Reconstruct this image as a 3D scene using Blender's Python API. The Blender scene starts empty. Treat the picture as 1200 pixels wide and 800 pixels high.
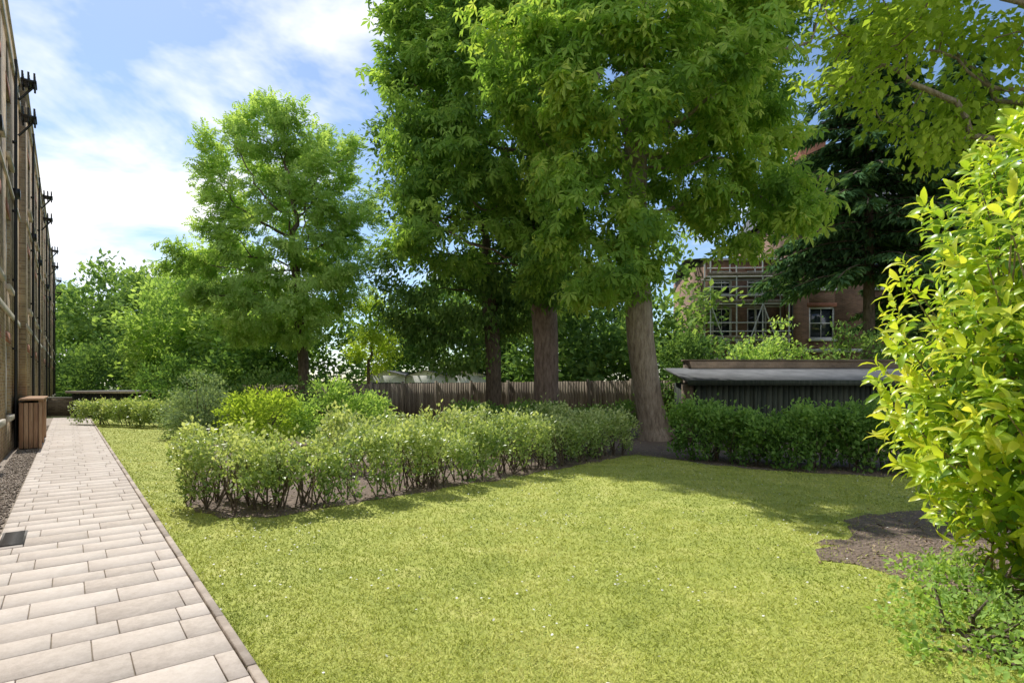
import bpy, math, numpy as np
from mathutils import Vector
rng=np.random.default_rng(7)
scene=bpy.context.scene
LG=2.75
# ---------------------------------------------------------------- helpers
def link(o,parent=None):
    scene.collection.objects.link(o)
    if parent: o.parent=parent
    return o
def empty(name,loc=(0,0,0),rotz=0):
    e=bpy.data.objects.new(name,None); e.empty_display_size=.3
    e.location=loc; e.rotation_euler=(0,0,rotz); return link(e)
def mesh_np(name,V,F,mat,rnd=None,smooth=False,parent=None):
    V=np.asarray(V,dtype=np.float32); F=np.asarray(F,dtype=np.int32)
    me=bpy.data.meshes.new(name); k=F.shape[1]
    me.vertices.add(len(V)); me.vertices.foreach_set("co",V.ravel())
    me.loops.add(F.size); me.loops.foreach_set("vertex_index",F.ravel())
    me.polygons.add(len(F)); me.polygons.foreach_set("loop_start",np.arange(0,F.size,k,dtype=np.int32))
    if smooth: me.polygons.foreach_set("use_smooth",np.ones(len(F),dtype=bool))
    me.update(calc_edges=True)
    if rnd is not None:
        a=me.attributes.new("rnd",'FLOAT','POINT'); a.data.foreach_set("value",np.asarray(rnd,dtype=np.float32))
    me.materials.append(mat)
    return link(bpy.data.objects.new(name,me),parent)
class Bld:
    def __init__(s): s.V=[]; s.F=[]; s.R=[]
    def box(s,x0,x1,y0,y1,z0,z1,r=None,rot=0,piv=None):
        b=len(s.V)
        if r is None: r=rng.random()
        pts=[(x0,y0,z0),(x1,y0,z0),(x1,y1,z0),(x0,y1,z0),(x0,y0,z1),(x1,y0,z1),(x1,y1,z1),(x0,y1,z1)]
        if rot:
            px,py=piv if piv else ((x0+x1)/2,(y0+y1)/2); c,n=math.cos(rot),math.sin(rot)
            pts=[(px+(x-px)*c-(y-py)*n,py+(x-px)*n+(y-py)*c,z) for x,y,z in pts]
        s.V+=pts; s.R+=[r]*8
        s.F+=[(b,b+3,b+2,b+1),(b+4,b+5,b+6,b+7),(b,b+1,b+5,b+4),(b+1,b+2,b+6,b+5),(b+2,b+3,b+7,b+6),(b+3,b,b+4,b+7)]
    def quad(s,a,b_,c,d,r=.5):
        b=len(s.V); s.V+=[a,b_,c,d]; s.R+=[r]*4; s.F.append((b,b+1,b+2,b+3))
    def tube(s,p,q,r0,r1=None,n=8):
        if r1 is None:r1=r0
        p=Vector(p);q=Vector(q);d=(q-p).normalized();a=d.orthogonal().normalized();c=d.cross(a)
        b=len(s.V)
        for P,R in((p,r0),(q,r1)):
            for i in range(n):
                t=2*math.pi*i/n; s.V.append(tuple(P+a*(R*math.cos(t))+c*(R*math.sin(t)))); s.R.append(.5)
        for i in range(n):
            j=(i+1)%n; s.F.append((b+i,b+j,b+n+j,b+n+i))
    def make(s,name,mat,parent=None,bevel=0):
        o=mesh_np(name,s.V,s.F,mat,s.R,parent=parent)
        if bevel:
            m=o.modifiers.new("bev",'BEVEL'); m.width=bevel; m.segments=1; m.limit_method='ANGLE'
        return o
def nrm(a): return a/np.maximum(np.linalg.norm(a,axis=-1,keepdims=True),1e-9)
# ---------------------------------------------------------------- materials
def newmat(name):
    m=bpy.data.materials.new(name); m.use_nodes=True; nt=m.node_tree; nt.nodes.clear()
    return m,nt
def N(nt,t,**kw):
    n=nt.nodes.new(t)
    for k,v in kw.items():
        if k in n.inputs: n.inputs[k].default_value=v
        else: setattr(n,k,v)
    return n
def ramp(nt,stops):
    r=nt.nodes.new('ShaderNodeValToRGB'); e=r.color_ramp.elements
    while len(e)<len(stops): e.new(.5)
    for i,(p,c) in enumerate(stops): e[i].position=p; e[i].color=(*c,1)
    return r
def leafmat(name,stops,trans=.4,rough=None,tcol=(1.3,1.22,.6),spec=.4,g=None):
    g=LG if g is None else g
    stops=[(p,tuple(min(.75,x*g) for x in c)) for p,c in stops]
    m,nt=newmat(name); L=nt.links
    at=N(nt,'ShaderNodeAttribute',attribute_name='rnd')
    r=ramp(nt,stops); L.new(at.outputs['Fac'],r.inputs[0])
    o=N(nt,'ShaderNodeOutputMaterial')
    if rough is None:
        p=N(nt,'ShaderNodeBsdfDiffuse'); L.new(r.outputs[0],p.inputs[0])
        if trans==0: L.new(p.outputs[0],o.inputs[0]); return m
    else:
        p=N(nt,'ShaderNodeBsdfPrincipled',Roughness=rough); p.inputs['Specular IOR Level'].default_value=spec
        L.new(r.outputs[0],p.inputs['Base Color'])
    mx=N(nt,'ShaderNodeMix',data_type='RGBA',blend_type='MULTIPLY'); mx.inputs[0].default_value=1
    L.new(r.outputs[0],mx.inputs[6]); mx.inputs[7].default_value=(*tcol,1)
    t=N(nt,'ShaderNodeBsdfTranslucent'); L.new(mx.outputs[2],t.inputs[0])
    ms=N(nt,'ShaderNodeMixShader'); ms.inputs[0].default_value=trans
    L.new(p.outputs[0],ms.inputs[1]); L.new(t.outputs[0],ms.inputs[2])
    L.new(ms.outputs[0],o.inputs[0]); return m
def noisemat(name,stops,scale=5,detail=6,rough=.9,bump=.3,bscale=None,stretch=(1,1,1),rndmix=0,metal=0,spec=.3,dist=.02,nr=.65):
    m,nt=newmat(name); L=nt.links
    tc=N(nt,'ShaderNodeTexCoord'); mp=N(nt,'ShaderNodeMapping'); mp.inputs['Scale'].default_value=stretch
    L.new(tc.outputs['Object'],mp.inputs[0])
    no=N(nt,'ShaderNodeTexNoise',Scale=scale,Detail=detail,Roughness=nr); L.new(mp.outputs[0],no.inputs['Vector'])
    src=no.outputs['Fac']
    if rndmix:
        at=N(nt,'ShaderNodeAttribute',attribute_name='rnd')
        ad=N(nt,'ShaderNodeMath',operation='MULTIPLY_ADD'); ad.inputs[1].default_value=rndmix
        sb=N(nt,'ShaderNodeMath',operation='ADD'); sb.inputs[1].default_value=-.5*rndmix
        L.new(src,sb.inputs[0]); L.new(at.outputs['Fac'],ad.inputs[0]); L.new(sb.outputs[0],ad.inputs[2]); src=ad.outputs[0]
    r=ramp(nt,stops); L.new(src,r.inputs[0])
    p=N(nt,'ShaderNodeBsdfPrincipled',Roughness=rough,Metallic=metal); p.inputs['Specular IOR Level'].default_value=spec
    L.new(r.outputs[0],p.inputs['Base Color'])
    if bump:
        n2=N(nt,'ShaderNodeTexNoise',Scale=bscale or scale*4,Detail=3.0); L.new(mp.outputs[0],n2.inputs['Vector'])
        b=N(nt,'ShaderNodeBump',Strength=bump,Distance=dist); L.new(n2.outputs['Fac'],b.inputs['Height']); L.new(b.outputs[0],p.inputs['Normal'])
    o=N(nt,'ShaderNodeOutputMaterial'); L.new(p.outputs[0],o.inputs[0]); return m
def brickmat(name,c1,c2,mortar):
    m,nt=newmat(name); L=nt.links
    tc=N(nt,'ShaderNodeTexCoord'); sp=N(nt,'ShaderNodeSeparateXYZ'); L.new(tc.outputs['Object'],sp.inputs[0])
    ad=N(nt,'ShaderNodeMath',operation='ADD'); L.new(sp.outputs[0],ad.inputs[0]); L.new(sp.outputs[1],ad.inputs[1])
    cb=N(nt,'ShaderNodeCombineXYZ'); L.new(ad.outputs[0],cb.inputs[0]); L.new(sp.outputs[2],cb.inputs[1])
    b=N(nt,'ShaderNodeTexBrick',Scale=1.0); b.inputs['Brick Width'].default_value=.225; b.inputs['Row Height'].default_value=.075
    b.inputs['Mortar Size'].default_value=.007; b.inputs['Color1'].default_value=(*c1,1); b.inputs['Color2'].default_value=(*c2,1); b.inputs['Mortar'].default_value=(*mortar,1)
    L.new(cb.outputs[0],b.inputs['Vector'])
    no=N(nt,'ShaderNodeTexNoise',Scale=.8,Detail=6.0,Roughness=.7); L.new(tc.outputs['Object'],no.inputs['Vector'])
    r=ramp(nt,[(.3,(.45,.42,.4)),(.7,(1.2,1.15,1.1))]); L.new(no.outputs['Fac'],r.inputs[0])
    mx=N(nt,'ShaderNodeMix',data_type='RGBA',blend_type='MULTIPLY'); mx.inputs[0].default_value=1
    L.new(b.outputs['Color'],mx.inputs[6]); L.new(r.outputs[0],mx.inputs[7])
    p=N(nt,'ShaderNodeBsdfPrincipled',Roughness=.9); L.new(mx.outputs[2],p.inputs['Base Color'])
    bp=N(nt,'ShaderNodeBump',Strength=.6,Distance=.015); bp.invert=True; L.new(b.outputs['Fac'],bp.inputs['Height']); L.new(bp.outputs[0],p.inputs['Normal'])
    o=N(nt,'ShaderNodeOutputMaterial'); L.new(p.outputs[0],o.inputs[0]); return m
def plain(name,c,rough=.6,metal=0,spec=.4):
    return noisemat(name,[(.3,tuple(x*.8 for x in c)),(.7,tuple(min(1,x*1.15) for x in c))],scale=3,rough=rough,bump=.1,metal=metal,spec=spec)

M_stock=brickmat("stock_brick",(.47,.37,.24),(.27,.2,.13),(.44,.41,.35))
M_red=brickmat("red_brick",(.42,.16,.09),(.34,.12,.07),(.36,.3,.24))
M_house=brickmat("house_brick",(.3,.175,.115),(.2,.115,.08),(.28,.23,.18))
M_white=plain("white_paint",(.75,.75,.73),.4)
M_stone=plain("stone_trim",(.5,.45,.37),.8)
M_black=plain("black_iron",(.02,.02,.022),.4)
M_slate=noisemat("slate_roof",[(.3,(.08,.085,.1)),(.7,(.14,.145,.16))],scale=4,stretch=(1,1,3))
M_glass=plain("window_glass",(.03,.04,.05),.05,spec=.9)
M_felt=noisemat("roof_felt",[(.3,(.09,.095,.1)),(.7,(.18,.185,.195))],scale=1.6,bump=.3)
M_darkwood=noisemat("dark_stained_boards",[(.3,(.03,.04,.032)),(.7,(.075,.085,.065))],scale=3,stretch=(6,6,.6),rndmix=.3)
M_fence=noisemat("weathered_fence_boards",[(.25,(.18,.145,.11)),(.75,(.38,.32,.245))],scale=3,stretch=(8,8,.7),rndmix=.6)
M_wood=noisemat("brown_timber",[(.3,(.3,.17,.1)),(.7,(.5,.33,.21))],scale=3,stretch=(6,6,.6),rndmix=.5)
M_slab=noisemat("paving_slab_concrete",[(.2,(.42,.36,.31)),(.5,(.56,.49,.43)),(.8,(.66,.59,.53))],scale=14,detail=7,rndmix=.28,bump=.25,bscale=90,dist=.004,nr=.8)
M_joint=noisemat("sand_joint",[(.3,(.16,.135,.1)),(.7,(.3,.25,.19))],scale=8)
M_edge=noisemat("kerb_edging",[(.3,(.36,.3,.25)),(.7,(.55,.47,.4))],scale=6,rndmix=.3)
M_soil=noisemat("soil",[(.3,(.2,.15,.12)),(.5,(.33,.25,.2)),(.7,(.5,.4,.32))],scale=7,detail=7,bump=1,bscale=22,dist=.06,rndmix=.4,nr=.75)
M_gravel=noisemat("gravel",[(.3,(.16,.13,.1)),(.7,(.48,.4,.33))],scale=40,bump=.8,bscale=60,rndmix=.6)
M_bark=noisemat("bark_grey_brown",[(.3,(.16,.12,.09)),(.5,(.33,.265,.205)),(.75,(.5,.42,.34))],scale=4,stretch=(3,3,.7),bump=1,bscale=9,dist=.05)
M_barkr=noisemat("bark_reddish",[(.3,(.12,.085,.07)),(.5,(.25,.18,.145)),(.75,(.38,.29,.24))],scale=4,stretch=(3,3,.7),bump=1,bscale=9,dist=.05)
M_barkd=noisemat("bark_dark",[(.3,(.07,.055,.04)),(.7,(.2,.155,.115))],scale=5,stretch=(3,3,.8),bump=.8,detail=3)
M_lawn=noisemat("lawn_ground",[(.3,(.24,.29,.06)),(.5,(.39,.43,.1)),(.72,(.56,.55,.18))],scale=1.6,detail=6,bump=.3,bscale=60,dist=.02,nr=.75)
M_ground=noisemat("ground_earth",[(.3,(.1,.12,.05)),(.7,(.2,.22,.08))],scale=.5,detail=5)
# leaf materials
L_chest=leafmat("chestnut_leaf",[(0,(.04,.08,.02)),(.45,(.1,.165,.035)),(1,(.21,.27,.065))],.5,g=3.1)
L_chest2=leafmat("chestnut_leaf_deep",[(0,(.03,.068,.02)),(.5,(.085,.145,.034)),(1,(.17,.235,.055))],.5,g=3.0)
L_ash=leafmat("ash_leaf",[(0,(.07,.115,.036)),(.5,(.13,.195,.058)),(1,(.2,.26,.09))],.5,g=2.9)
L_dark=leafmat("dark_leaf",[(0,(.025,.055,.022)),(.5,(.055,.098,.03)),(1,(.1,.155,.045))],.4)
L_mid=leafmat("mid_leaf",[(0,(.035,.07,.026)),(.5,(.08,.13,.04)),(1,(.14,.195,.06))],.45)
L_lime=leafmat("lime_leaf",[(0,(.09,.135,.022)),(.5,(.155,.21,.034)),(1,(.22,.27,.05))],.5)
L_laurel=leafmat("laurel_leaf",[(0,(.05,.105,.018)),(.38,(.13,.2,.022)),(.7,(.22,.27,.028)),(1,(.29,.3,.045))],.45,rough=.32,spec=.5)
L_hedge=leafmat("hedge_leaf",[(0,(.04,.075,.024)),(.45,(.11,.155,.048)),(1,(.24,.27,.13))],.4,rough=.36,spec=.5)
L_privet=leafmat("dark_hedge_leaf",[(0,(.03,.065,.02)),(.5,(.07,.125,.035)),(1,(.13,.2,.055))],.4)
L_silver=leafmat("grey_green_leaf",[(0,(.05,.075,.04)),(.5,(.1,.14,.075)),(1,(.17,.22,.12))],.3)
L_conif=leafmat("conifer_needle",[(0,(.018,.04,.018)),(.5,(.035,.07,.03)),(1,(.065,.11,.042))],.25)
L_litter=leafmat("dead_leaf",[(0,(.15,.1,.06)),(.5,(.3,.22,.14)),(1,(.5,.4,.28))],0,g=1)
L_grass=leafmat("grass_blade",[(0,(.27,.34,.06)),(.5,(.52,.56,.12)),(1,(.75,.72,.27))],0,g=1)
# ---------------------------------------------------------------- leaf tools
def T_simple(w=.5):
    return np.array([(0,0,0),(w/2,.45,.08),(0,1,-.08),(-w/2,.45,.08)]),np.array([(0,1,2),(0,2,3)])
def T_chest():
    V=[];F=[]
    for a,l in((-105,.6),(-52,.85),(0,1),(52,.85),(105,.6)):
        a=math.radians(a); d=np.array([math.sin(a),math.cos(a)]); e=np.array([d[1],-d[0]]); b=len(V)
        w=.18*l
        V+=[(0,0,0),(*(d*l*.62+e*w),-.16*l),(*(d*l),-.5*l),(*(d*l*.62-e*w),-.16*l)]
        F+=[(b,b+1,b+2),(b,b+2,b+3)]
    return np.array(V),np.array(F)
def T_pinnate(k=4):
    V=[];F=[]
    for i in range(k):
        y=.1+.75*i/k
        for s in(-1,1):
            b=len(V); l=.42
            V+=[(0,y,-.1*y),(s*l*.45,y-.05,.03-.1*y),(s*l,y+.16,-.12-.1*y),(s*l*.45,y+.22,-.1*y)]
            F+=[(b,b+1,b+2),(b,b+2,b+3)]
    b=len(V); V+=[(0,.75,-.1),(.13,.95,-.1),(0,1.2,-.2),(-.13,.95,-.1)]; F+=[(b,b+1,b+2),(b,b+2,b+3)]
    return np.array(V),np.array(F)
def T_laurel():
    ys=[0,.18,.45,.75,1]; ws=[.015,.12,.165,.11,.0]; zs=[0,.05,.07,.02,-.12]
    V=[]
    for y,w,z in zip(ys,ws,zs): V+=[(-w,y,z+.35*w),(0,y,z),(w,y,z+.35*w)]
    F=[]
    for i in range(4):
        b=3*i
        for c in(0,1):
            F+=[(b+c,b+c+1,b+c+4),(b+c,b+c+4,b+c+3)]
    return np.array(V),np.array(F)
def wob(P,f=1.0,ph=0.):
    x,y,z=P[...,0]*f,P[...,1]*f,P[...,2]*f
    return (np.sin(1.7*x+2.1*y+ph)+np.sin(2.3*z-1.3*x+1.7+ph)+np.sin(1.9*y+1.1*z+.6-ph)+np.sin(3.7*x-2.9*z+2*ph)*.5)/3.5
def leaves(name,P,D,Nn,S,tmpl,mat,rnd=None,parent=None,smooth=False):
    V0,F0=tmpl; n=len(P)
    D=nrm(D); X=nrm(np.cross(D,Nn)); Z=np.cross(X,D)
    S=np.broadcast_to(np.asarray(S,dtype=float),(n,))
    V=P[:,None,:]+S[:,None,None]*(V0[None,:,0:1]*X[:,None,:]+V0[None,:,1:2]*D[:,None,:]+V0[None,:,2:3]*Z[:,None,:])
    F=F0[None]+(np.arange(n)*len(V0))[:,None,None]
    if rnd is None: rnd=rng.random(n)
    rnd=np.clip(rnd+.16*wob(P,.8,.4),0,1)
    return mesh_np(name,V.reshape(-1,3),F.reshape(-1,3),mat,np.repeat(rnd,len(V0)),smooth,parent)
def ell_points(lobes,n,shell=.45):
    lobes=np.array(lobes,dtype=float); vol=(lobes[:,3]*lobes[:,4]*lobes[:,5])**.8; k=rng.choice(len(lobes),n,p=vol/vol.sum())
    d=nrm(rng.normal(size=(n,3))); r=rng.random(n)**shell
    P=lobes[k,:3]+d*lobes[k,3:]*r[:,None]
    return P,d
# ---------------------------------------------------------------- tree growth
def grow(trunk,attr,step,kill,maxit=90):
    pts=[]; par=[]
    tr=[np.array(p,float) for p in trunk]
    for a,b in zip(tr[:-1],tr[1:]):
        m=max(1,int(round(np.linalg.norm(b-a)/step)))
        for i in range(m): pts.append(a+(b-a)*i/m)
    pts.append(tr[-1]); par=[-1]+list(range(len(pts)-1))
    P=np.array(pts); par=list(par)
    zmin=attr[:,2].min()
    ok=P[:,2]>min(zmin*.6,P[-1,2]*.6); okidx=np.where(ok)[0]
    d=np.linalg.norm(attr[:,None]-P[okidx][None],axis=2); near=okidx[d.argmin(1)]; nd=d.min(1)
    alive=nd>kill
    for it in range(maxit):
        if not alive.any(): break
        idx=near[alive]; u,inv=np.unique(idx,return_inverse=True)
        dv=nrm(attr[alive]-P[idx]); s=np.zeros((len(u),3)); np.add.at(s,inv,dv)
        s=nrm(s+rng.normal(size=s.shape)*.25*np.linalg.norm(s,axis=1,keepdims=True)+np.array([0,0,.04]))
        new=P[u]+s*step; base=len(P); P=np.vstack([P,new]); par+=list(u)
        d=np.linalg.norm(attr[:,None]-new[None],axis=2); j=d.argmin(1); m=d.min(1); upd=m<nd
        near[upd]=base+j[upd]; nd[upd]=m[upd]; alive&=nd>kill
    return P,np.array(par)
def limbs(name,P,par,R,tip,mat,parent,minr=0.,flare=.5,sides=(12,5)):
    n=len(P); cnt=np.zeros(n); kids=[[] for _ in range(n)]
    for i in range(n-1,0,-1):
        if cnt[i]==0: cnt[i]=1
        cnt[par[i]]+=cnt[i]; kids[par[i]].append(i)
    e=math.log(R/tip)/math.log(max(cnt[0],2)); r=tip*np.maximum(cnt,1)**e
    main=np.full(n,-1)
    for i in range(n):
        if kids[i]: main[i]=max(kids[i],key=lambda k:cnt[k])
    D=np.zeros((n,3)); 
    for i in range(n):
        v=np.zeros(3)
        if par[i]>=0: v+=P[i]-P[par[i]]
        if main[i]>=0: v+=P[main[i]]-P[i]
        D[i]=v
    D=nrm(D+1e-6)
    rf=r*(1+flare*np.exp(-P[:,2]/.35))
    Vs=[];Fs=[];off=0
    for lo,hi,ns in((.07,99,sides[0]),(minr,.07,sides[1])):
        ids=np.array([i for i in range(1,n) if lo<=r[i]<hi])
        if len(ids)==0: continue
        pp=par[ids]; ismain=(main[pp]==ids)
        r0=np.where(ismain,rf[pp],np.minimum(rf[ids]*1.25,rf[pp])); d0=np.where(ismain[:,None],D[pp],D[ids])
        def ring(C,d,rad):
            ref=np.tile(np.array([[.93,.21,.3]]),(len(C),1)); a=nrm(np.cross(d,ref)); b=np.cross(d,a)
            t=np.linspace(0,2*np.pi,ns,endpoint=False)
            rr=rad[:,None]*(1+.07*np.sin(3*t[None]+C[:,2:3]*.6)+.05*np.sin(5*t[None]+C[:,2:3]*1.1)*(rad[:,None]>.1))
            return C[:,None]+rr[...,None]*(a[:,None]*np.cos(t)[None,:,None]+b[:,None]*np.sin(t)[None,:,None])
        A=ring(P[pp],d0,r0);B=ring(P[ids],D[ids],rf[ids])
        V=np.concatenate([A,B],axis=1).reshape(-1,3); m=len(ids)
        i=np.arange(ns);j=(i+1)%ns; q=np.stack([i,j,ns+j,ns+i],1)
        F=(q[None]+(np.arange(m)*2*ns)[:,None,None]).reshape(-1,4)+off
        Vs.append(V);Fs.append(F);off+=len(V)
    mesh_np(name,np.vstack(Vs),np.vstack(Fs),mat,smooth=True,parent=parent)
    return r,cnt
def tree(name,trunk,lobes,R,leafm,barkm,nattr=500,nleaf=20000,size=.2,tmpl=None,sigma=.35,step=.45,gap=-.25,droop=.2,seedph=0.,minr=.008,shell=.45,tip=.012):
    e=empty(name,trunk[0]); off=np.array(trunk[0],float)
    A,_=ell_points(lobes,int(nattr*1.7),shell); A=A[wob(A,.9,seedph)>gap][:nattr]
    P,par=grow(trunk,A,step,step*1.3)
    r,cnt=limbs("trunk_and_limbs",P-off,par,R,tip,barkm,e,minr=minr)
    tw=np.where((cnt<=3)&(P[:,2]>A[:,2].min()-.5))[0]
    w=rng.random(len(tw))**1.0+.15
    k=rng.choice(tw,nleaf,p=w/w.sum())
    C=np.array(lobes,float)[:,:3].mean(0)
    Q=P[k]+rng.normal(size=(nleaf,3))*sigma*np.array([1,1,.62])+np.array([0,0,.05])
    out=nrm(Q-C)
    D=nrm(out*.7+rng.normal(size=Q.shape)*.55+np.array([0,0,-droop]))
    Nn=nrm(np.array([0,0,1.])+out*.45+rng.normal(size=Q.shape)*.33)
    crnd=rng.random(len(P))
    rn=np.clip(.5*rng.random(nleaf)+.5*crnd[k],0,1)
    leaves("foliage",Q-off,D,Nn,size*(.65+.6*rng.random(nleaf)),tmpl or T_simple(.55),leafm,rn,e)
    return e
def cloud(name,lobes,n,size,mat,clumps=60,sigma=.35,tmpl=None,parent=None,shell=.3,zmin=.05,flat=.7,gap=-9):
    P,d=ell_points(lobes,clumps*2,shell); keep=(P[:,2]>zmin)&(wob(P,1.3)>gap); P=P[keep][:clumps]; d=d[keep][:clumps]
    k=rng.integers(0,len(P),n); Q=P[k]+rng.normal(size=(n,3))*sigma*np.array([1,1,flat]); Q[:,2]=np.maximum(Q[:,2],zmin*rng.random(n)+.02)
    D=nrm(d[k]*.8+rng.normal(size=Q.shape)*.6+np.array([0,0,.15])); Nn=nrm(d[k]*.6+np.array([0,0,.8])+rng.normal(size=Q.shape)*.4)
    cr=rng.random(len(P)); rn=.55*rng.random(n)+.45*cr[k]
    leaves(name,Q,D,Nn,size*(.65+.6*rng.random(n)),tmpl or T_simple(.55),mat,rn,parent)
    return P
def stems(name,base,tops,r,mat,parent):
    b=Bld()
    for p,q in zip(base,tops):
        m=[(p[i]+q[i])/2+rng.normal()*.05 for i in range(3)]
        b.tube(p,m,r,r*.8,5); b.tube(m,q,r*.8,r*.4,5)
    mesh_np(name,b.V,b.F,mat,parent=parent)
def shrub(name,lobes,n,size,mat,clumps=80,sigma=.14,tmpl=None):
    e=empty(name); P=cloud("foliage",lobes,n,size,mat,clumps,sigma,tmpl,e)
    c=np.array(lobes[0][:2]); sel=P[:min(len(P),22)]
    stems("stems",[(c[0]+rng.normal()*.12,c[1]+rng.normal()*.12,0) for _ in sel],sel,.015,M_barkd,e); return e
def hedge(name,line,width,h,n,size,mat,bottom=.2,sig=.085,parent=None,tmpl=None,nst=60,hv=.1,per=35,shoots=0):
    e=empty(name) if parent is None else parent
    L=np.array(line,float); seg=np.linalg.norm(np.diff(L,axis=0),axis=1); cum=np.r_[0,np.cumsum(seg)]
    def at(t):
        s=t*cum[-1]; i=np.clip(np.searchsorted(cum,s)-1,0,len(seg)-1); f=(s-cum[i])/seg[i]
        p=L[i]+(L[i+1]-L[i])*f[:,None]; d=(L[i+1]-L[i])/seg[i][:,None]; return p,np.stack([d[:,1],-d[:,0]],1)
    nc=max(40,n//per); t=rng.random(nc)
    if shoots:
        npl=cum[-1]/.75; tc_=np.round(t*npl)/npl; t=np.clip(tc_+(t-tc_)*.66,0,1)
    p,nn=at(t)
    th=rng.random(nc)*np.pi
    rr=.72+.33*rng.random(nc)**.5; rr[rng.random(nc)<.22]*=.6
    ex=np.sign(np.cos(th))*np.abs(np.cos(th))**.5; ez=np.sin(th)**.45
    hh=h*(1+hv*np.sin(t*cum[-1]*2.1+1)+hv*.7*np.sin(t*cum[-1]*5.3))
    low=rng.random(nc)
    z=bottom+(hh-bottom)*np.where(np.abs(np.cos(th))>.75,low**.8,ez)*rr
    off=ex*rr*width/2*(.85+.15*np.sin(t*cum[-1]*3.3)) 
    C=np.c_[p+nn*off[:,None],z]; out=nrm(np.c_[nn*ex[:,None],ez[:,None]])
    k=rng.integers(0,nc,n); Q=C[k]+rng.normal(size=(n,3))*sig*np.array([1,1,1.25])
    if shoots:
        up=rng.random(n)<.1; Q[up,2]+=rng.random(up.sum())*.14
    Q[:,2]=np.maximum(Q[:,2],.03)
    D=nrm(out[k]*.5+rng.normal(size=Q.shape)*.6+np.array([0,0,.5])); Nn=nrm(out[k]*.6+np.array([0,0,.7])+rng.normal(size=Q.shape)*.45)
    cr=rng.random(nc); rn=np.clip(.5*rng.random(n)+.35*cr[k]+.4*(Q[:,2]/h-.35),0,1)  # tint lightens with height: top lighting put into the leaf colour
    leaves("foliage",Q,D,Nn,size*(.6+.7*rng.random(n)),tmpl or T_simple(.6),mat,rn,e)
    ts=rng.random(nst); ps,ns=at(ts); bs=np.c_[ps+ns*(rng.random((nst,1))-.5)*width*.6,np.zeros(nst)]
    tp=bs+np.c_[rng.normal(size=(nst,2))*.16,np.full(nst,h*.75)]
    B=[];T=[]
    for a,b_ in zip(bs,tp):
        for q in range(2): B.append(tuple(a)); T.append(tuple(b_+rng.normal(size=3)*.1))
    stems("stems",B,T,.011,M_barkd,e); return e
# ---------------------------------------------------------------- frame of the path / building
PX,PY=-.615,.788; ROT=math.atan2(PY,PX)
def inpoly(x,y,poly):
    c=np.zeros(len(x),bool); j=len(poly)-1
    for i in range(len(poly)):
        xi,yi=poly[i];xj,yj=poly[j]
        m=((yi>y)!=(yj>y))&(x<(xj-xi)*(y-yi)/(yj-yi+1e-12)+xi); c^=m; j=i
    return c
def wiggle(poly,amp=.08,sub=.35):
    out=[]
    for (a,b),(c,d) in zip(poly,poly[1:]+poly[:1]):
        m=max(1,int(math.hypot(c-a,d-b)/sub))
        for i in range(m):
            f=i/m; out.append((a+(c-a)*f+rng.normal()*amp,b+(d-b)*f+rng.normal()*amp))
    return out
def sheet(name,poly,z,mat):
    me=bpy.data.meshes.new(name); me.from_pydata([(x,y,z) for x,y in poly],[],[list(range(len(poly)))]); me.materials.append(mat)
    return link(bpy.data.objects.new(name,me))
sheet("ground",[(-400,-60),(400,-60),(400,600),(-400,600)],-.03,M_ground)
def loc(s,d): return (PX*s+.788*d, PY*s+.615*d)
sheet("lawn",[loc(-4,.9),loc(-4,14),(20,-2),(20,26),(-8,34),loc(44,14),loc(37,.9)],0,M_lawn)
bed=[(-4.8,8.5),(-4.4,7.75),(-3.7,7.25),(-3.0,7.25),(-2.2,8.1),(-.95,9.45),(.2,10.6),(1.7,12.3),(3.0,13.8),(3.6,12.9),(4.9,11.3),(6.8,10.5),(13,10),(17,24),(-9,33),(-13.5,25),(-10.8,19),(-7.4,13)]
bed=wiggle(bed,.06,.25); sheet("planting_bed",bed,.005,M_soil)
patch0=[(3.1,5.75),(3.25,6.0),(3.8,6.55),(4.4,7.2),(6,8.0),(9,8),(9,2.4),(3.6,2.5),(3.7,3.4),(3.6,4.3),(3.3,5.1)]
patch=wiggle(patch0,.1,.16); sheet("bare_soil_patch",patch,.006,M_soil)
def scat_poly(poly,n):
    p=np.array(poly); x=rng.uniform(p[:,0].min(),p[:,0].max(),n); y=rng.uniform(p[:,1].min(),p[:,1].max(),n); k=inpoly(x,y,poly); return x[k],y[k]
oc=np.array([(1,0,0),(-1,0,0),(0,1,0),(0,-1,0),(0,0,.6),(0,0,-.6)])
of=np.array([(0,2,4),(2,1,4),(1,3,4),(3,0,4),(2,0,5),(1,2,5),(3,1,5),(0,3,5)])
x1,y1=scat_poly(patch,4500); x2,y2=scat_poly(bed,26000); k=(y2<15); x=np.r_[x1,x2[k]];y=np.r_[y1,y2[k]]; n=len(x)
leaves("soil_clods",np.c_[x,y,np.full(n,.008)],rng.normal(size=(n,3)),rng.normal(size=(n,3)),.005+.016*rng.random(n)**3,(oc,of),M_soil)
x1,y1=scat_poly(patch,2600); k=(y2<15); x=np.r_[x1,x2[k][:7000]];y=np.r_[y1,y2[k][:7000]]; x=x+rng.normal(size=len(x))*.15;y=y+rng.normal(size=len(y))*.15; n=len(x)
leaves("leaf_litter",np.c_[x,y,.012+.015*rng.random(n)],rng.normal(size=(n,3))*np.array([1,1,.15]),np.array([0,0,1.])+rng.normal(size=(n,3))*.3,.02+.035*rng.random(n),T_simple(.6),L_litter)
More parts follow.
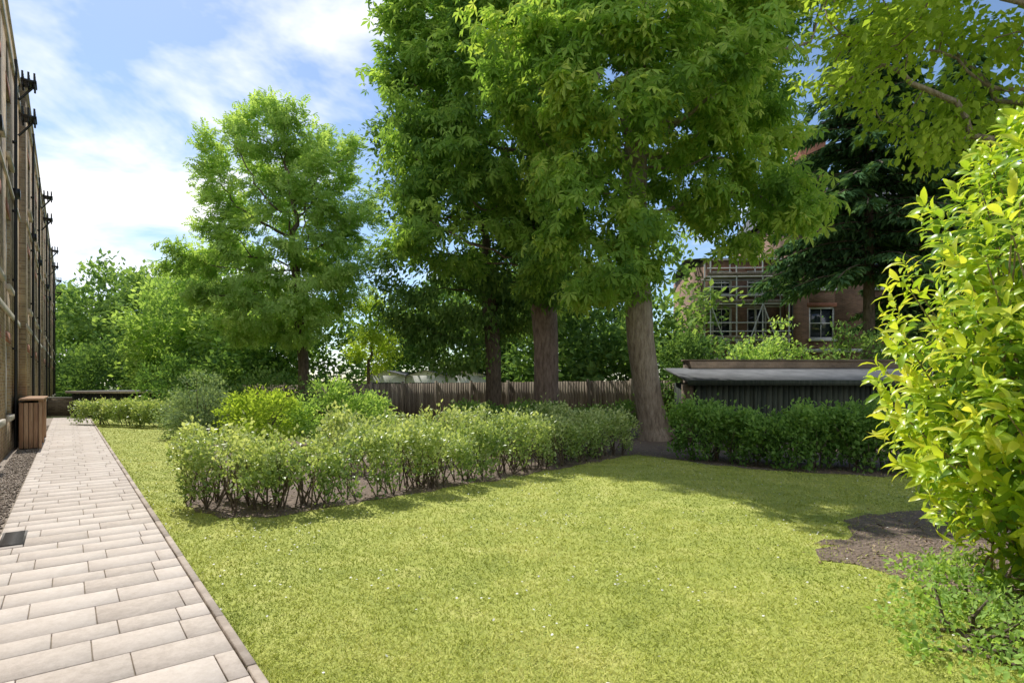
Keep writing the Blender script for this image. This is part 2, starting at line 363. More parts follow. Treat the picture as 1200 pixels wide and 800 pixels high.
# path slabs
path=empty("paved_path",(0,0,0),ROT)
jb=Bld(); jb.quad((-5,-.83,.016),(36.5,-.83,.016),(36.5,.6,.016),(-5,.6,.016)); jb.make("joint_bed",M_joint,path)
sb=Bld(); s=-4.5; row=0
W0,W1=-.825,.59
while s<36:
    dp=[.36,.36,.28,.4][row%4]; w=[.54,.5,.36,.54][row%4]; o=[0,.27,.14,.4][row%4]+rng.random()*.03
    y=W0-o
    while y<W1:
        a=max(y,W0); b=min(y+w,W1)
        if b-a>.06: sb.box(s+.003,s+dp-.003,a+.003,b-.003,0.005,.031+rng.random()*.004)
        y+=w
    s+=dp; row+=1
sb.make("slabs",M_slab,path,bevel=.004)
eb=Bld(); s=-4.5
while s<36:
    eb.box(s+.003,s+.9-.003,-.885,-.83,-.02,.042+rng.random()*.006); s+=.9
eb.make("edging",M_edge,path,bevel=.006)
gs=Bld(); gs.quad((-5,.6,.008),(36.5,.6,.008),(36.5,1.3,.008),(-5,1.3,.008)); gs.make("gravel_strip",M_gravel,empty("gravel_border",(0,0,0),ROT))
n=9000; Q=np.c_[rng.random(n)*26+4,.61+rng.random(n)*.42,.012+rng.random(n)*.012]
a=rng.normal(size=(n,3)); leaves("pebbles",Q,rng.normal(size=(n,3)),a,.7+.8*rng.random(n),(oc*.017,of),M_gravel,parent=bpy.data.objects["gravel_border"])
dr=empty("drain_grate",(0,0,0),ROT); b=Bld()
b.box(7.8,8.5,.36,.57,.036,.041,.5)
for i in range(14): b.box(7.82+i*.049,7.84+i*.049,.38,.55,.041,.047,.5)
b.make("grate",plain("weathered_iron",(.1,.09,.08),.6),dr)
# ---------------------------------------------------------------- facades
def facade(B,x0,x1,z0,z1,y,cols,rows,depth=.25,lint='lintel',bars=True,ft=.09):
    cols=sorted(cols); edges=[x0]
    for xc,w in cols: edges+=[xc-w/2,xc+w/2]
    edges.append(x1)
    for i in range(0,len(edges),2):
        B['wall'].box(edges[i],edges[i+1],y,y+depth,z0,z1)
    for xc,w in cols:
        a,b=xc-w/2,xc+w/2; zp=z0
        for zb,h in rows:
            B['wall'].box(a,b,y,y+depth,zp,zb); zp=zb+h
            B['glass'].box(a+.03,b-.03,y+.17,y+.19,zb+.03,zb+h-.03)
            f=B['frame']
            f.box(a+.002,a+ft,y+.06,y+.168,zb+.002,zb+h-.002); f.box(b-ft,b-.002,y+.06,y+.168,zb+.002,zb+h-.002)
            f.box(a+ft,b-ft,y+.06,y+.168,zb+h-.1,zb+h-.002); f.box(a+ft,b-ft,y+.06,y+.168,zb+.002,zb+.1)
            f.box(a+ft,b-ft,y+.09,y+.166,zb+h*.5-.03,zb+h*.5+.03)
            if bars: f.box(xc-.015,xc+.015,y+.12,y+.165,zb+.1,zb+h*.5-.03); f.box(xc-.015,xc+.015,y+.12,y+.165,zb+h*.5+.03,zb+h-.1)
            B['sill'].box(a-.08,b+.08,y-.09,y-.002,zb-.13,zb)
            B[lint].box(a-.12,b+.12,y-.012,y-.003,zb+h,zb+h+.26)
        B['wall'].box(a,b,y,y+depth,zp,z1)
def mkB(): return {k:Bld() for k in('wall','glass','frame','sill','lintel','roof','pipe','core')}
ap=empty("brick_apartment_building",(0,0,0),ROT); B=mkB()
for x0,x1,y in((-4,22.3,1.15),(22.3,34.7,1.0),(34.7,48,.93),(48,62,.86)):
    cols=[(x0+1.6+i*2.6,1.15) for i in range(int((x1-x0-1.5)/2.6)+0)]
    facade(B,x0,x1,0,10.2,y,cols,[(.95,1.75),(4.05,1.75),(7.15,1.6)])
    B['core'].box(x0+.01,x1-.01,y+.252,9,0,10.1)
    B['sill'].box(x0-.02,x1+.02,y-.05,y-.002,3.35,3.5); B['sill'].box(x0-.02,x1+.02,y-.05,y-.002,6.5,6.6); B['sill'].box(x0-.02,x1+.02,y-.06,y-.002,9.75,9.95)
    B['wall'].box(x0,x1,y-.001,y+.25,10.2,10.55); B['sill'].box(x0-.03,x1+.03,y-.05,y+.3,10.55,10.65)
    for i in range(1,len(cols)+1,2):
        xc=x0+.35+i*2.6
        if xc<x1-.1:
            B['pipe'].tube((xc,y-.07,.05),(xc,y-.07,10.2),.035); B['pipe'].tube((xc+.16,y-.07,.05),(xc+.16,y-.07,6.6),.03)
            for zc in np.arange(.8,10,1.8): B['pipe'].box(xc-.06,xc+.06,y-.09,y-.003,zc,zc+.05)
            B['pipe'].box(xc-.11,xc+.22,y-.16,y-.003,6.6,6.8)
for xh,y in((21.2,1.15),(33.6,1.0),(46.8,.93),(60,.86)):
    for z in(9.2,10.2):
        B['pipe'].box(xh-.25,xh+.25,y-.45,y-.1,z,z+.06)
        for dx in(-.2,0,.2):
            for dy in(-.4,-.27,-.14): B['pipe'].tube((xh+dx,y+dy,z-.12),(xh+dx,y+dy,z+.28),.025,n=6)
        B['pipe'].tube((xh,y-.05,z-.5),(xh,y-.4,z),.03)
for x in(6,18,30,42,54):
    B['wall'].box(x,x+1.6,3,4,10.1,12.2)
B['wall'].make("walls",M_stock,ap);B['core'].make("rear_block",M_stock,ap);B['glass'].make("window_panes",M_glass,ap);B['frame'].make("sash_frames",M_white,ap)
B['sill'].make("sills_and_bands",M_stone,ap,bevel=.01);B['lintel'].make("brick_lintels",M_red,ap);B['pipe'].make("downpipes_and_hoppers",M_black,ap)
bs=empty("wooden_bin_store",(0,0,0),ROT); b=Bld()
for i in range(4): b.box(19.2,19.23,.62+i*.095,.705+i*.095,.05,1.22)
for i in range(22):
    if i<9: b.box(19.24+i*.2,19.43+i*.2,.6,.62,.05,1.2)
for i in range(7): b.box(21.1,23.2,.6,.62,.1+i*.16,.2+i*.16)
for x in(19.18,21.05,23.2): b.box(x,x+.08,.54,.6,0,1.28)
b.box(19.1,23.35,.5,.99,1.285,1.33)
b.make("boards",M_wood,bs,bevel=.004)
b=Bld(); b.box(19.26,23.15,.64,.97,.02,1.2); b.make("inner_box",M_darkwood,bs)
st=empty("flat_roofed_garden_store",(-19,28.6,0),math.radians(-4)); b=Bld()
for i in range(44): b.box(-3.3+i*.15,-3.16+i*.15,0,.03,0,1.22+.01*rng.random())
b.box(-3.25,3.25,.032,3,0,1.2); b.make("board_walls",M_darkwood,st)
b=Bld(); b.box(-3.45,3.45,-.2,3.1,1.25,1.37); b.make("roof",M_felt,st,bevel=.01)
b=Bld(); b.box(-3.47,3.47,-.23,-.202,1.24,1.36); b.make("fascia",M_stone,st)
gw=empty("low_brick_wall",(-24.2,30,0)); b=Bld(); b.box(-1.6,1.2,0,.25,0,.95); b.make("wall",M_stock,gw); b=Bld(); b.box(-1.65,1.25,-.03,.28,.95,1.02); b.make("coping",M_stone,gw)
fe=empty("wooden_fence",(0,0,0)); b=Bld(); a=np.array([13.5,20.2]); c=np.array([-15,31.5]); Lf=np.linalg.norm(c-a); dv=(c-a)/Lf; ang=math.atan2(dv[1],dv[0])
x=0
while x<Lf:
    p=a+dv*x; pn=int(x/1.83); hgt=1.93-.018*pn
    b.box(p[0],p[0]+.115,p[1],p[1]+.02,0.03,hgt+rng.normal()*.006,rot=ang,piv=(p[0],p[1]))
    x+=.12
x=0
while x<Lf:
    p=a+dv*x; h2=1.97-.018*int(x/1.83); b.box(p[0],p[0]+.1,p[1]+.03,p[1]+.13,0,h2+.05,rot=ang,piv=(p[0],p[1])); 
    x+=1.83
b.make("boards_and_posts",M_fence,fe)
sh=empty("timber_lean_to_shed",(0,0,0)); b=Bld()
for i in range(44): b.box(5.35+i*.16,5.5+i*.16,16.6,16.63,0,1.72)
b.box(5.34,12.4,16.64,16.66,0,1.7)
for i in range(12): b.box(5.3,5.33,16.66+i*.16,16.8+i*.16,0,1.75)
for i in range(5): b.box(5.35+i*1.7,5.43+i*1.7,16.56,16.598,0,1.72)
b.make("board_walls",M_darkwood,sh)
b=Bld(); 
def slab(b,x0,x1,y0,y1,z0,z1,t):
    q=len(b.V); b.V+=[(x0,y0,z0),(x1,y0,z0),(x1,y1,z1),(x0,y1,z1),(x0,y0,z0+t),(x1,y0,z0+t),(x1,y1,z1+t),(x0,y1,z1+t)]; b.R+=[.5]*8
    b.F+=[(q,q+3,q+2,q+1),(q+4,q+5,q+6,q+7),(q,q+1,q+5,q+4),(q+1,q+2,q+6,q+5),(q+2,q+3,q+7,q+6),(q+3,q,q+4,q+7)]
slab(b,5.05,12.6,16.3,18.7,1.74,2.16,.07); b.make("felt_roof",M_felt,sh)
b=Bld(); b.box(5.03,12.62,16.26,16.298,1.66,1.82); b.make("fascia",M_darkwood,sh)
M_oldb=brickmat("sooty_brick",(.2,.15,.105),(.15,.115,.08),(.2,.17,.14))
b=Bld(); b.box(5.7,12.9,18.72,18.95,0,2.45); b.box(5.05,5.29,16.6,16.95,0,1.7); b.make("brick_back_wall",M_oldb,sh); b=Bld(); b.box(5.65,12.95,18.68,19,2.45,2.51); b.make("coping",M_oldb,sh)
ga=empty("row_of_white_garages",(-6.3,36,0),math.radians(-6)); b=Bld();r=Bld();d=Bld()
for i in range(3):
    x=-3+i*2.6; b.box(x,x+2.5,0,5,0,2.25)
    q=len(b.V)
    r.quad((x-.05,-.15,2.28),(x+1.25,-.15,2.6),(x+1.25,5,2.6),(x-.05,5,2.28)); r.quad((x+1.25,-.15,2.6),(x+2.55,-.15,2.28),(x+2.55,5,2.28),(x+1.25,5,2.6))
    b.V+=[(x,0,2.252),(x+2.5,0,2.252),(x+1.3,0,2.57),(x+1.2,0,2.57)]; b.R+=[.5]*4; b.F.append((q,q+1,q+2,q+3))
    d.box(x+.25,x+2.25,-.03,-.003,0,1.8)
b.make("walls",M_white,ga);r.make("pitched_roofs",M_slate,ga);d.make("doors",M_darkwood,ga)
# ---------------------------------------------------------------- house at the back right
HX=17.6
ho=empty("brick_house",(HX,34,0),math.radians(-3)); B=mkB()
facade(B,-1.2,9.5,0,12.2,0,[(.9,1.5),(4.6,1.5),(7.9,1.3)],[(1,1.9),(4.4,1.9),(7.4,1.9)])
B['core'].box(-1.19,9.49,.252,9,0,12.1)
facade(B,-5.8,-1.2,0,9.4,.8,[(-4.7,1.2),(-2.6,1.2)],[(1,1.9),(4.6,1.8),(7.2,1.5)])
B['core'].box(-5.79,-1.21,1.052,9,0,9.3)
B['sill'].box(-1.25,9.55,-.12,-.002,3.6,3.8);B['sill'].box(-1.25,9.55,-.16,-.002,11.9,12.2)
r=B['roof']; r.quad((-1.6,-.4,12.15),(9.9,-.4,12.15),(8.5,4.3,15.6),(0,4.3,15.6)); r.quad((9.9,9.4,12.15),(-1.6,9.4,12.15),(0,4.3,15.6),(8.5,4.3,15.6)); r.quad((-1.6,9.4,12.15),(-1.6,-.4,12.15),(0,4.3,15.6),(0,4.3,15.601)); r.quad((9.9,-.4,12.15),(9.9,9.4,12.15),(8.5,4.3,15.6),(8.5,4.3,15.601))
r.quad((-6.1,.5,9.4),(-1.2,.5,9.4),(-1.2,4.6,10.2),(-6.1,4.6,10.2)); r.quad((-6.1,4.6,10.2),(-1.2,4.6,10.2),(-1.2,8.6,9.4),(-6.1,8.6,9.4))
B['pipe'].tube((-.9,-.1,0),(-.9,-.1,12),.07)
for k,m,n_ in(('wall',M_house,'walls'),('core',M_house,'rear_block'),('glass',M_glass,'window_panes'),('frame',M_white,'sash_frames'),('sill',M_white,'sills_and_bands'),('lintel',M_red,'brick_lintels'),('roof',M_slate,'roof'),('pipe',M_black,'downpipe')): B[k].make(n_,m,ho)
b=Bld(); b.box(-.1,1.8,1.4,2.3,12.2,16.8); b.box(-.2,1.9,1.3,2.4,16.8,17.0); b.box(-.28,1.98,1.22,2.48,17.0,17.2)
for i in range(4): b.tube((.15+i*.43,1.85,17.2),(.15+i*.43,1.85,17.8),.13,.1)
b.make("chimney_stack",M_red,ho)
sc=empty("scaffolding",(HX,34,0),math.radians(-3)); b=Bld(); c_=Bld()
for x in np.arange(-5.9,-1.2,1.5):
    for y in(-.9,.3): b.tube((x,y,0),(x,y,9.2),.04,n=6)
for z in(2.2,4.3,6.4,8.0):
    for y in(-.9,.3): b.tube((-6.1,y,z),(-1.3,y,z),.04,n=6)
    for zz in(.5,1.0): b.tube((-6.1,-.9,z+zz),(-1.3,-.9,z+zz),.035,n=6)
    c_.box(-6.05,-1.35,-.85,.25,z+.04,z+.09); c_.box(-6.05,-1.35,-.95,-.92,z+.05,z+.25)
for i,x in enumerate((-5.9,-4.4,-2.9)): b.tube((x,-.95,2.2 if i%2 else 6.4),(x+1.5,-.95,6.4 if i%2 else 2.2),.035,n=6)
b.make("poles",plain("galvanised_steel",(.65,.65,.65),.5,.1),sc); c_.make("decking",M_fence,sc)
# ---------------------------------------------------------------- TREES
ch=T_chest(); pin=T_pinnate(3)
tree("horse_chestnut_tree",[(4.4,17.4,0),(4.15,17.3,1.2),(3.85,17.1,3),(3.65,17,5.5),(3.7,17,9)],
 [(4.2,16.8,13,4.3,4.2,5.5),(6.6,17,10,2.8,3.2,3.8),(4.5,17,17,5,4.2,3.2),(2.1,15.2,6.4,1.8,1.9,3.0),(2.6,14.4,5.8,1.3,1.3,2.0),(1.9,15.4,9.4,2.4,2.6,3.2),(6.7,16,7.0,2.2,2,2.2),(7.4,16.5,13,2.4,2.5,3.2),(4,13.4,9.4,2.4,1.8,2.4),(1.0,13.8,9.6,2.2,1.8,2.3)],
 .4,L_chest,M_bark,nattr=920,nleaf=25000,size=.28,tmpl=ch,sigma=.3,gap=-.35,droop=.35,minr=.014)
tree("horse_chestnut_tree",[(1.25,21,0),(1.25,21,3),(1.1,21,6),(.9,20.8,10)],
 [(-1.4,20,12.5,3.3,3.4,5),(.5,20.3,16,4,3.6,4),(-2.0,20,8.2,2.6,2.8,3),(.9,19.6,8,2.4,2.4,3.8),(-3,20,14,2,2.4,3)],
 .46,L_chest2,M_barkr,nattr=600,nleaf=14000,size=.31,tmpl=ch,sigma=.32,gap=-.3,droop=.3,seedph=2.,minr=.015)
tree("lime_tree",[(-.8,24,0),(-.8,24,3),(-1.1,24,8)],
 [(-3,24.2,6.6,2.9,2.6,4.0),(-.6,24,7.4,2.8,2.6,4.0),(-3.8,24,11,2.2,2.4,3.4),(.9,25,6.5,2.4,2.2,3.4)],
 .33,L_dark,M_barkd,nattr=420,nleaf=26000,size=.24,sigma=.36,gap=-.4,droop=.5,seedph=4.,minr=.015)
tree("ash_tree",[(-11,30,0),(-11,30,3),(-11.2,30,5),(-11.5,30,9)],
 [(-12.5,30,12,4,3.6,4.6),(-15,29.7,8.4,2.8,3,3.4),(-9.2,30,8.6,2.7,3,3.8),(-9.2,30,12.6,2.3,2.4,2.6),(-12,29,5.5,4,2.5,2),(-12.4,30,15,2.2,2,1.8)],
 .26,L_ash,M_barkd,nattr=640,nleaf=15000,size=.38,tmpl=pin,sigma=.3,gap=-.2,droop=.15,seedph=1.,minr=.018)
tree("sycamore_tree",[(9.6,9.5,0),(9.5,9.4,3),(9,9.2,6)],
 [(7.4,9,7.3,2.6,2.2,1.9),(5.9,8.4,7.0,1.5,1.5,1.1),(9,9,8,2.4,2.4,2.6),(7,8.6,8.8,2.2,2,1.6),(7.7,8.6,5.4,1.5,1.4,1.0)],
 .2,L_lime,M_bark,nattr=440,nleaf=16000,size=.14,tmpl=T_simple(.7),sigma=.2,step=.3,gap=-.1,droop=.4,seedph=3.,minr=.006)
tree("young_yellow_tree",[(-8.2,32.5,0),(-8.2,32.5,3)],[(-8,32.5,4.6,1.5,1.4,2.4)],.09,L_lime,M_barkd,nattr=80,nleaf=4000,size=.2,sigma=.3,seedph=1.5)
def conifer(name,x,y,H,R0,z0):
    e=empty(name,(x,y,0)); b=Bld(); b.tube((0,0,0),(0,0,H*.6),.3,.15,10); b.tube((0,0,H*.6),(0,0,H),.15,.03,8)
    Ps=[];Ds=[]
    z=z0
    while z<H-.3:
        f=(z-z0)/(H-z0); L0=R0*(1-f)**.65+.35
        for i in range(7):
            a=rng.random()*6.28; Lb=L0*(.6+.5*rng.random()); dx,dy=math.cos(a),math.sin(a)
            up=.12-.1*rng.random()
            pts=[np.array([dx*Lb*t,dy*Lb*t,z+Lb*(up*t*1.5-.32*t*t)]) for t in np.linspace(0,1,6)]
            for p,q in zip(pts[:-1],pts[1:]): b.tube(p,q,.035,.025,4)
            m=int(Lb*42)
            t=rng.random(m)**.7; w=(1-t*.6)*.55
            side=(rng.random(m)-.5)*2*w
            P=np.c_[dx*Lb*t-dy*side,dy*Lb*t+dx*side,z+Lb*(up*t*1.5-.32*t*t)-.25*np.abs(side)-rng.random(m)*.16]
            D=np.c_[dx*.6-dy*np.sign(side)*.7+rng.normal(size=m)*.3,dy*.6+dx*np.sign(side)*.7+rng.normal(size=m)*.3,-.55+rng.normal(size=m)*.25]
            Ps.append(P);Ds.append(D)
        z+=.38
    P=np.vstack(Ps);D=np.vstack(Ds)
    b.make("trunk_and_branches",M_barkd,e)
    leaves("needle_sprays",P,D,nrm(np.array([0,0,1.])+rng.normal(size=P.shape)*.4),.3+.28*rng.random(len(P)),T_simple(.3),L_conif,parent=e)
conifer("conifer_tree",16.0,25.5,19,4.3,6.6)
conifer("conifer_tree",20.3,25.5,17,4.2,4.5)
# background vegetation
cloud("background_trees",[(-44,62,8,6,4,7),(-38,60,7,5,4,6.5),(-33,58,6.5,4.5,4,6.5),(-51,66,6,6,4,6),(-28,52,5.5,4,4,6.5),(-57,70,7,6,4,7),(-24,46,4,4,3,6)],30000,.62,L_mid,clumps=520,sigma=.75)
cloud("background_trees",[(-34,50,2.5,5,3,3.2),(-42,54,2.5,5,3,3),(-27,45,2,3.5,2,3),(-22,40,1.5,3,2,2.4),(-17,36,1.5,3,2,2.6)],13000,.4,L_dark,clumps=260,sigma=.55)
cloud("background_trees",[(-22,44,7,3.5,3,6),(-25.5,42,5.5,3,3,5),(-19,41,4.5,3.5,3,4.6),(-16,38,3.5,3,3,4)],17000,.42,L_ash,clumps=280,sigma=.55)
cloud("background_trees",[(-13,37,3,3.5,2,4.2),(-4,40,4,4,2.5,5.5),(1,38,4.5,4,2.5,6),(5,38,4,3,2.5,5.5),(3,31,3.4,3.5,2,4.6),(7,31,2.8,2.4,2,3.6),(-9,42,3.5,3,2,4)],32000,.42,L_dark,clumps=520,sigma=.55)
cloud("background_trees",[(29,40,5,5,4,8),(33,38,6,5,4,10),(2,60,6,9,4,9),(-6,62,6,7,4,7),(9.6,35,5.5,2.6,2,6.5),(9.5,31,3,2,1.8,4)],23000,.5,L_mid,clumps=400,sigma=.6)
shrub("leafy_shrub",[(9.6,23,1.7,1.6,1.2,2.0),(11,23.4,2.0,1.2,1.2,2.3)],5500,.17,L_ash,clumps=80,sigma=.28)
shrub("leafy_shrub",[(13.6,22.5,1.6,2.2,1.2,2.5),(16.5,22,1.6,2.2,1.2,2.7)],9000,.18,L_mid,clumps=130,sigma=.3)
shrub("leafy_shrub",[(7.2,22.5,1.6,1.6,1.,2.2)],4500,.2,L_dark,clumps=80,sigma=.3)
shrub("leafy_shrub",[(19.5,21,1.6,2.6,1.2,2.6)],5500,.2,L_mid,clumps=100,sigma=.3)
shrub("conical_shrub",[(-9.5,17.6,.85,.95,.9,1.2),(-10.2,18,.6,.9,.8,.8)],6500,.1,L_silver,clumps=130,sigma=.14)
shrub("golden_shrub",[(-6.4,15.0,.7,.75,.7,.85),(-7.3,15.6,.65,.7,.7,.75)],5500,.11,L_lime,clumps=100,sigma=.13)
shrub("leafy_shrub",[(-5.1,15.6,.8,.95,.8,1.0),(-4.0,16,.6,.8,.8,.8)],6500,.11,L_ash,clumps=120,sigma=.14)
shrub("leafy_shrub",[(-13,24,.9,1.6,1.,1.4),(-10.5,24.5,.9,1.6,1.,1.3)],6500,.15,L_mid,clumps=110,sigma=.2)
shrub("leafy_shrub",[(-7.8,24,.8,1.4,1.,1.2),(-16,27,1.2,2,1.2,1.9)],6500,.16,L_privet,clumps=110,sigma=.2)
hedge("clipped_hedge",[(-18.2,24.3),(-13.2,22.2)],1.2,.84,11000,.1,L_hedge,nst=20,hv=.03)
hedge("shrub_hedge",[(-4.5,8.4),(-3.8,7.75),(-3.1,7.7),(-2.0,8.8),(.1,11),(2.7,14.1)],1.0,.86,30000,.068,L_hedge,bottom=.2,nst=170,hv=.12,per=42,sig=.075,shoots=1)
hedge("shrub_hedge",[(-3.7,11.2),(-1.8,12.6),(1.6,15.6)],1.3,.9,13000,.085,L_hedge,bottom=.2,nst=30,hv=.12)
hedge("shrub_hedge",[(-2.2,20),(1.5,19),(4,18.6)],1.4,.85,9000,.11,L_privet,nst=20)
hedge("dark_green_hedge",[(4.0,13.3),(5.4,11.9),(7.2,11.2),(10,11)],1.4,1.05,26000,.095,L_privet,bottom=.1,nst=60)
# laurel
la=empty("laurel_bush",(0,0,0))
lob=np.array([(4.6,4.5,1.9,1.5,1.35,2.0),(5.1,4.6,3.0,1.35,1.2,1.3),(4.05,4.35,1.5,1.0,.9,1.0),(5.6,4.0,2,1.2,1.4,2.1),(4.5,4.1,.7,1.2,1.0,.65)])
nc=1700; P,d=ell_points(lob,nc*2,.18); keep=P[:,2]>.15; P=P[keep][:nc];d=d[keep][:nc]; nc=len(P)
per=9; k=np.repeat(np.arange(nc),per); j=np.tile(np.arange(per),nc)
ax=nrm(d*.75+np.array([0,-.1,.75])+rng.normal(size=d.shape)*.35)
u=nrm(np.cross(ax,np.array([.3,.5,.2])));v=np.cross(ax,u)
ang=j*2.4+rng.random(nc)[k]*6; spread=.35+.75*(1-j/per)
rad=u[k]*np.cos(ang)[:,None]+v[k]*np.sin(ang)[:,None]
D=nrm(ax[k]*(1.1-spread)[:,None]+rad*spread[:,None]+rng.normal(size=(nc*per,3))*.12+np.array([0,0,-.2]))
Nn=nrm(ax[k]+rng.normal(size=D.shape)*.2-.2*rad); Q=P[k]+ax[k]*(j*.026-.1)[:,None]; Q[:,2]=np.maximum(Q[:,2],.06)
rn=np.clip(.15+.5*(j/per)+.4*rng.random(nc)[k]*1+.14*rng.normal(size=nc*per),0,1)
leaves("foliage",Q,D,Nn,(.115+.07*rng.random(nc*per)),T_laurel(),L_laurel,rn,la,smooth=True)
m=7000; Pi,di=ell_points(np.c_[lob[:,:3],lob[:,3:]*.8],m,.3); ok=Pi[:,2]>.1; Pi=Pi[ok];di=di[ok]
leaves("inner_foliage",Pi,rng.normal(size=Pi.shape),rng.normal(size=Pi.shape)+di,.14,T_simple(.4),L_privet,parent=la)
bt=[];tt=[]
for i in range(0,nc,6):
    bt.append((4.7+rng.normal()*.25,4.5+rng.normal()*.25,0));tt.append(tuple(P[i]))
stems("stems",bt,tt,.013,M_bark,la)
shrub("low_weeds",[(3.05,3.75,.06,.5,.4,.24),(3.5,3.4,.08,.7,.5,.3),(2.75,3.3,.03,.4,.3,.14),(3.35,4.4,.1,.4,.4,.25),(3.8,5.2,.03,.5,.4,.12)],4200,.05,L_ash,clumps=150,sigma=.08)
# ---------------------------------------------------------------- grass
def scatter(n,y0,y1,pw=0):
    if pw: Y=y0*(y1/y0)**rng.random(n)
    else: Y=np.sqrt(rng.random(n)*(y1**2-y0**2)+y0**2)
    X=(rng.random(n)*2-1)*Y*1.0
    dd=.788*X+.615*Y; ok=(dd>.885)&(X<9)
    jx=X+rng.normal(size=n)*.09; jy=Y+rng.normal(size=n)*.09
    ib=inpoly(jx,jy,bed); ip=inpoly(jx,jy,patch); ok&=~(ib&(rng.random(n)>.03)); ok&=~(ip&(rng.random(n)>.1)); return X[ok],Y[ok]
X,Y=scatter(420000,2.5,26,1); m=len(X); P=np.c_[X,Y,np.zeros(m)]
pat=wob(P*np.array([1,1,0]),1.1)*.5+.5*wob(P*np.array([1,1,0]),3.1,1.)
edge=np.exp(-np.maximum(.788*X+.615*Y-.885,0)/.06)
h=.024*(.5+.8*rng.random(m))*(1+.3*pat)*(1+.8*edge); a=rng.random(m)*6.283; lean=rng.normal(size=(m,2))*1.1*h[:,None]
dx=np.c_[np.cos(a),np.sin(a),np.zeros(m)]*(.0036*(Y/4)**.8*(.6+.6*rng.random(m)))[:,None]
V=np.stack([P-dx,P+dx,P+np.c_[lean,h]],1).reshape(-1,3)
mesh_np("grass",V,np.arange(len(V)).reshape(-1,3),L_grass,np.repeat(np.clip(.45+.45*pat+.5*(rng.random(m)-.5),0,1),3))
# daisies
m=5200; X,Y=scatter(m,2.8,13); P=np.c_[X,Y,np.full(len(X),.03)]; keep=(wob(P*np.array([1,1,0]),1.6,.7)+.5*rng.normal(size=len(P)))>.3; P=P[keep]
t=np.linspace(0,2*np.pi,9)[:-1]; dv_=np.array([(0,0,.15)]+[(math.cos(a),math.sin(a),0) for a in t]); df=np.array([(0,1+i,1+(i+1)%8) for i in range(8)])
leaves("daisies",P,rng.normal(size=P.shape)*np.array([1,1,.15]),nrm(np.array([0,0,1.])+rng.normal(size=P.shape)*.25),.008+.003*rng.random(len(P)),(dv_[:,[0,1,2]],df),plain("daisy_petal",(.75,.75,.7)))
# ---------------------------------------------------------------- light, sky
sd=Vector((-.59,.807,0)).normalized(); el=math.radians(52)
sdir=Vector((sd.x*math.cos(el),sd.y*math.cos(el),math.sin(el)))
sl=bpy.data.lights.new("sun","SUN"); sl.energy=5; sl.angle=math.radians(.5); sl.color=(1,.96,.89)
so=link(bpy.data.objects.new("sun",sl)); so.rotation_euler=sdir.to_track_quat('Z','Y').to_euler()
w=bpy.data.worlds.new("World"); scene.world=w; w.use_nodes=True; nt=w.node_tree; nt.nodes.clear(); L=nt.links
sk=N(nt,'ShaderNodeTexSky',sky_type='NISHITA'); sk.sun_disc=False; sk.sun_elevation=el; sk.sun_rotation=math.atan2(sd.x,sd.y)%(2*math.pi); sk.air_density=1.; sk.dust_density=.4; sk.ozone_density=1.8
tc=N(nt,'ShaderNodeTexCoord'); sp=N(nt,'ShaderNodeSeparateXYZ'); L.new(tc.outputs['Generated'],sp.inputs[0])
az=N(nt,'ShaderNodeMath',operation='MAXIMUM'); az.inputs[1].default_value=0; L.new(sp.outputs[2],az.inputs[0])
ad=N(nt,'ShaderNodeMath',operation='ADD'); ad.inputs[1].default_value=.22; L.new(az.outputs[0],ad.inputs[0])
dvn=N(nt,'ShaderNodeVectorMath',operation='DIVIDE'); cb=N(nt,'ShaderNodeCombineXYZ')
for i in range(3): L.new(ad.outputs[0],cb.inputs[i])
L.new(tc.outputs['Generated'],dvn.inputs[0]); L.new(cb.outputs[0],dvn.inputs[1])
no=N(nt,'ShaderNodeTexNoise',Scale=1.6,Detail=6.0,Roughness=.57,Distortion=.3); L.new(dvn.outputs[0],no.inputs['Vector'])
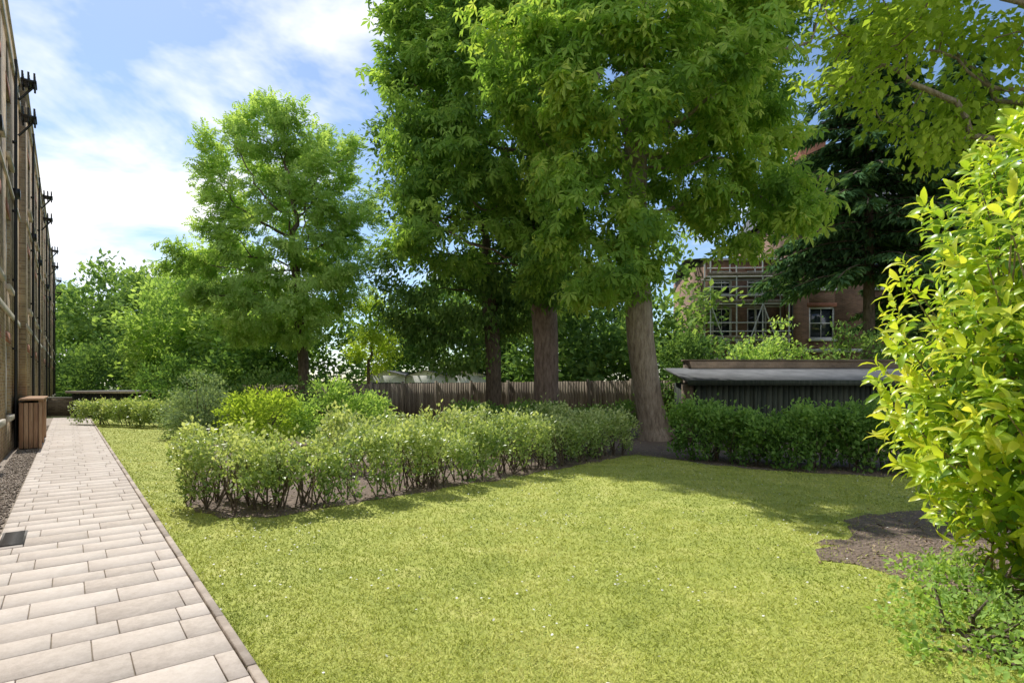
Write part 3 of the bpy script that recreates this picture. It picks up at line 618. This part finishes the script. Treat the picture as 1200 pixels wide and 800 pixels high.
dt=N(nt,'ShaderNodeVectorMath',operation='DOT_PRODUCT'); dt.inputs[1].default_value=tuple(Vector((-.72,1,.24)).normalized()); L.new(tc.outputs['Generated'],dt.inputs[0])
mr=N(nt,'ShaderNodeMapRange'); mr.inputs['From Min'].default_value=.92; mr.inputs['From Max'].default_value=1; mr.inputs['To Min'].default_value=0; mr.inputs['To Max'].default_value=.19; L.new(dt.outputs['Value'],mr.inputs['Value'])
sm=N(nt,'ShaderNodeMath',operation='ADD'); L.new(no.outputs['Fac'],sm.inputs[0]); L.new(mr.outputs[0],sm.inputs[1])
mb=N(nt,'ShaderNodeMapRange'); mb.inputs['From Min'].default_value=.1; mb.inputs['From Max'].default_value=-.5; mb.inputs['To Min'].default_value=0; mb.inputs['To Max'].default_value=.2; L.new(sp.outputs[1],mb.inputs['Value'])  # extra cloud cover added behind the camera, unseen frontal fill for the foliage
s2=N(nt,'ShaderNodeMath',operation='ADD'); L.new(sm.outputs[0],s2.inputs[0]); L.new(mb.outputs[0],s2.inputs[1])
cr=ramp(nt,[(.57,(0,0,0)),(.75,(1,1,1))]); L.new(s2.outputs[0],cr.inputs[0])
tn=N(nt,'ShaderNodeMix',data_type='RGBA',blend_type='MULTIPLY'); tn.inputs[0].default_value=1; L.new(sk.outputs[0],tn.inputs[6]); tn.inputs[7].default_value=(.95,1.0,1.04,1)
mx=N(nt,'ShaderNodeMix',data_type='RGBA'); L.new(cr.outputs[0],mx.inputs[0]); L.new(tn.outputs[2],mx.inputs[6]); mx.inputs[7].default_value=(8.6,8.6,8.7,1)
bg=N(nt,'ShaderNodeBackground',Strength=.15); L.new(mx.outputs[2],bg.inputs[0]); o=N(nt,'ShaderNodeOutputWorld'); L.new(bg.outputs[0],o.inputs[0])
# ---------------------------------------------------------------- camera
cam=bpy.data.cameras.new("camera"); cam.lens=20; cam.sensor_width=36; cam.shift_y=.0417; cam.clip_end=2000
co=link(bpy.data.objects.new("camera",cam)); co.location=(0,0,1.7); co.rotation_euler=(math.radians(90),0,0); scene.camera=co
scene.view_settings.view_transform='Standard'; scene.view_settings.look='None'; scene.view_settings.exposure=0
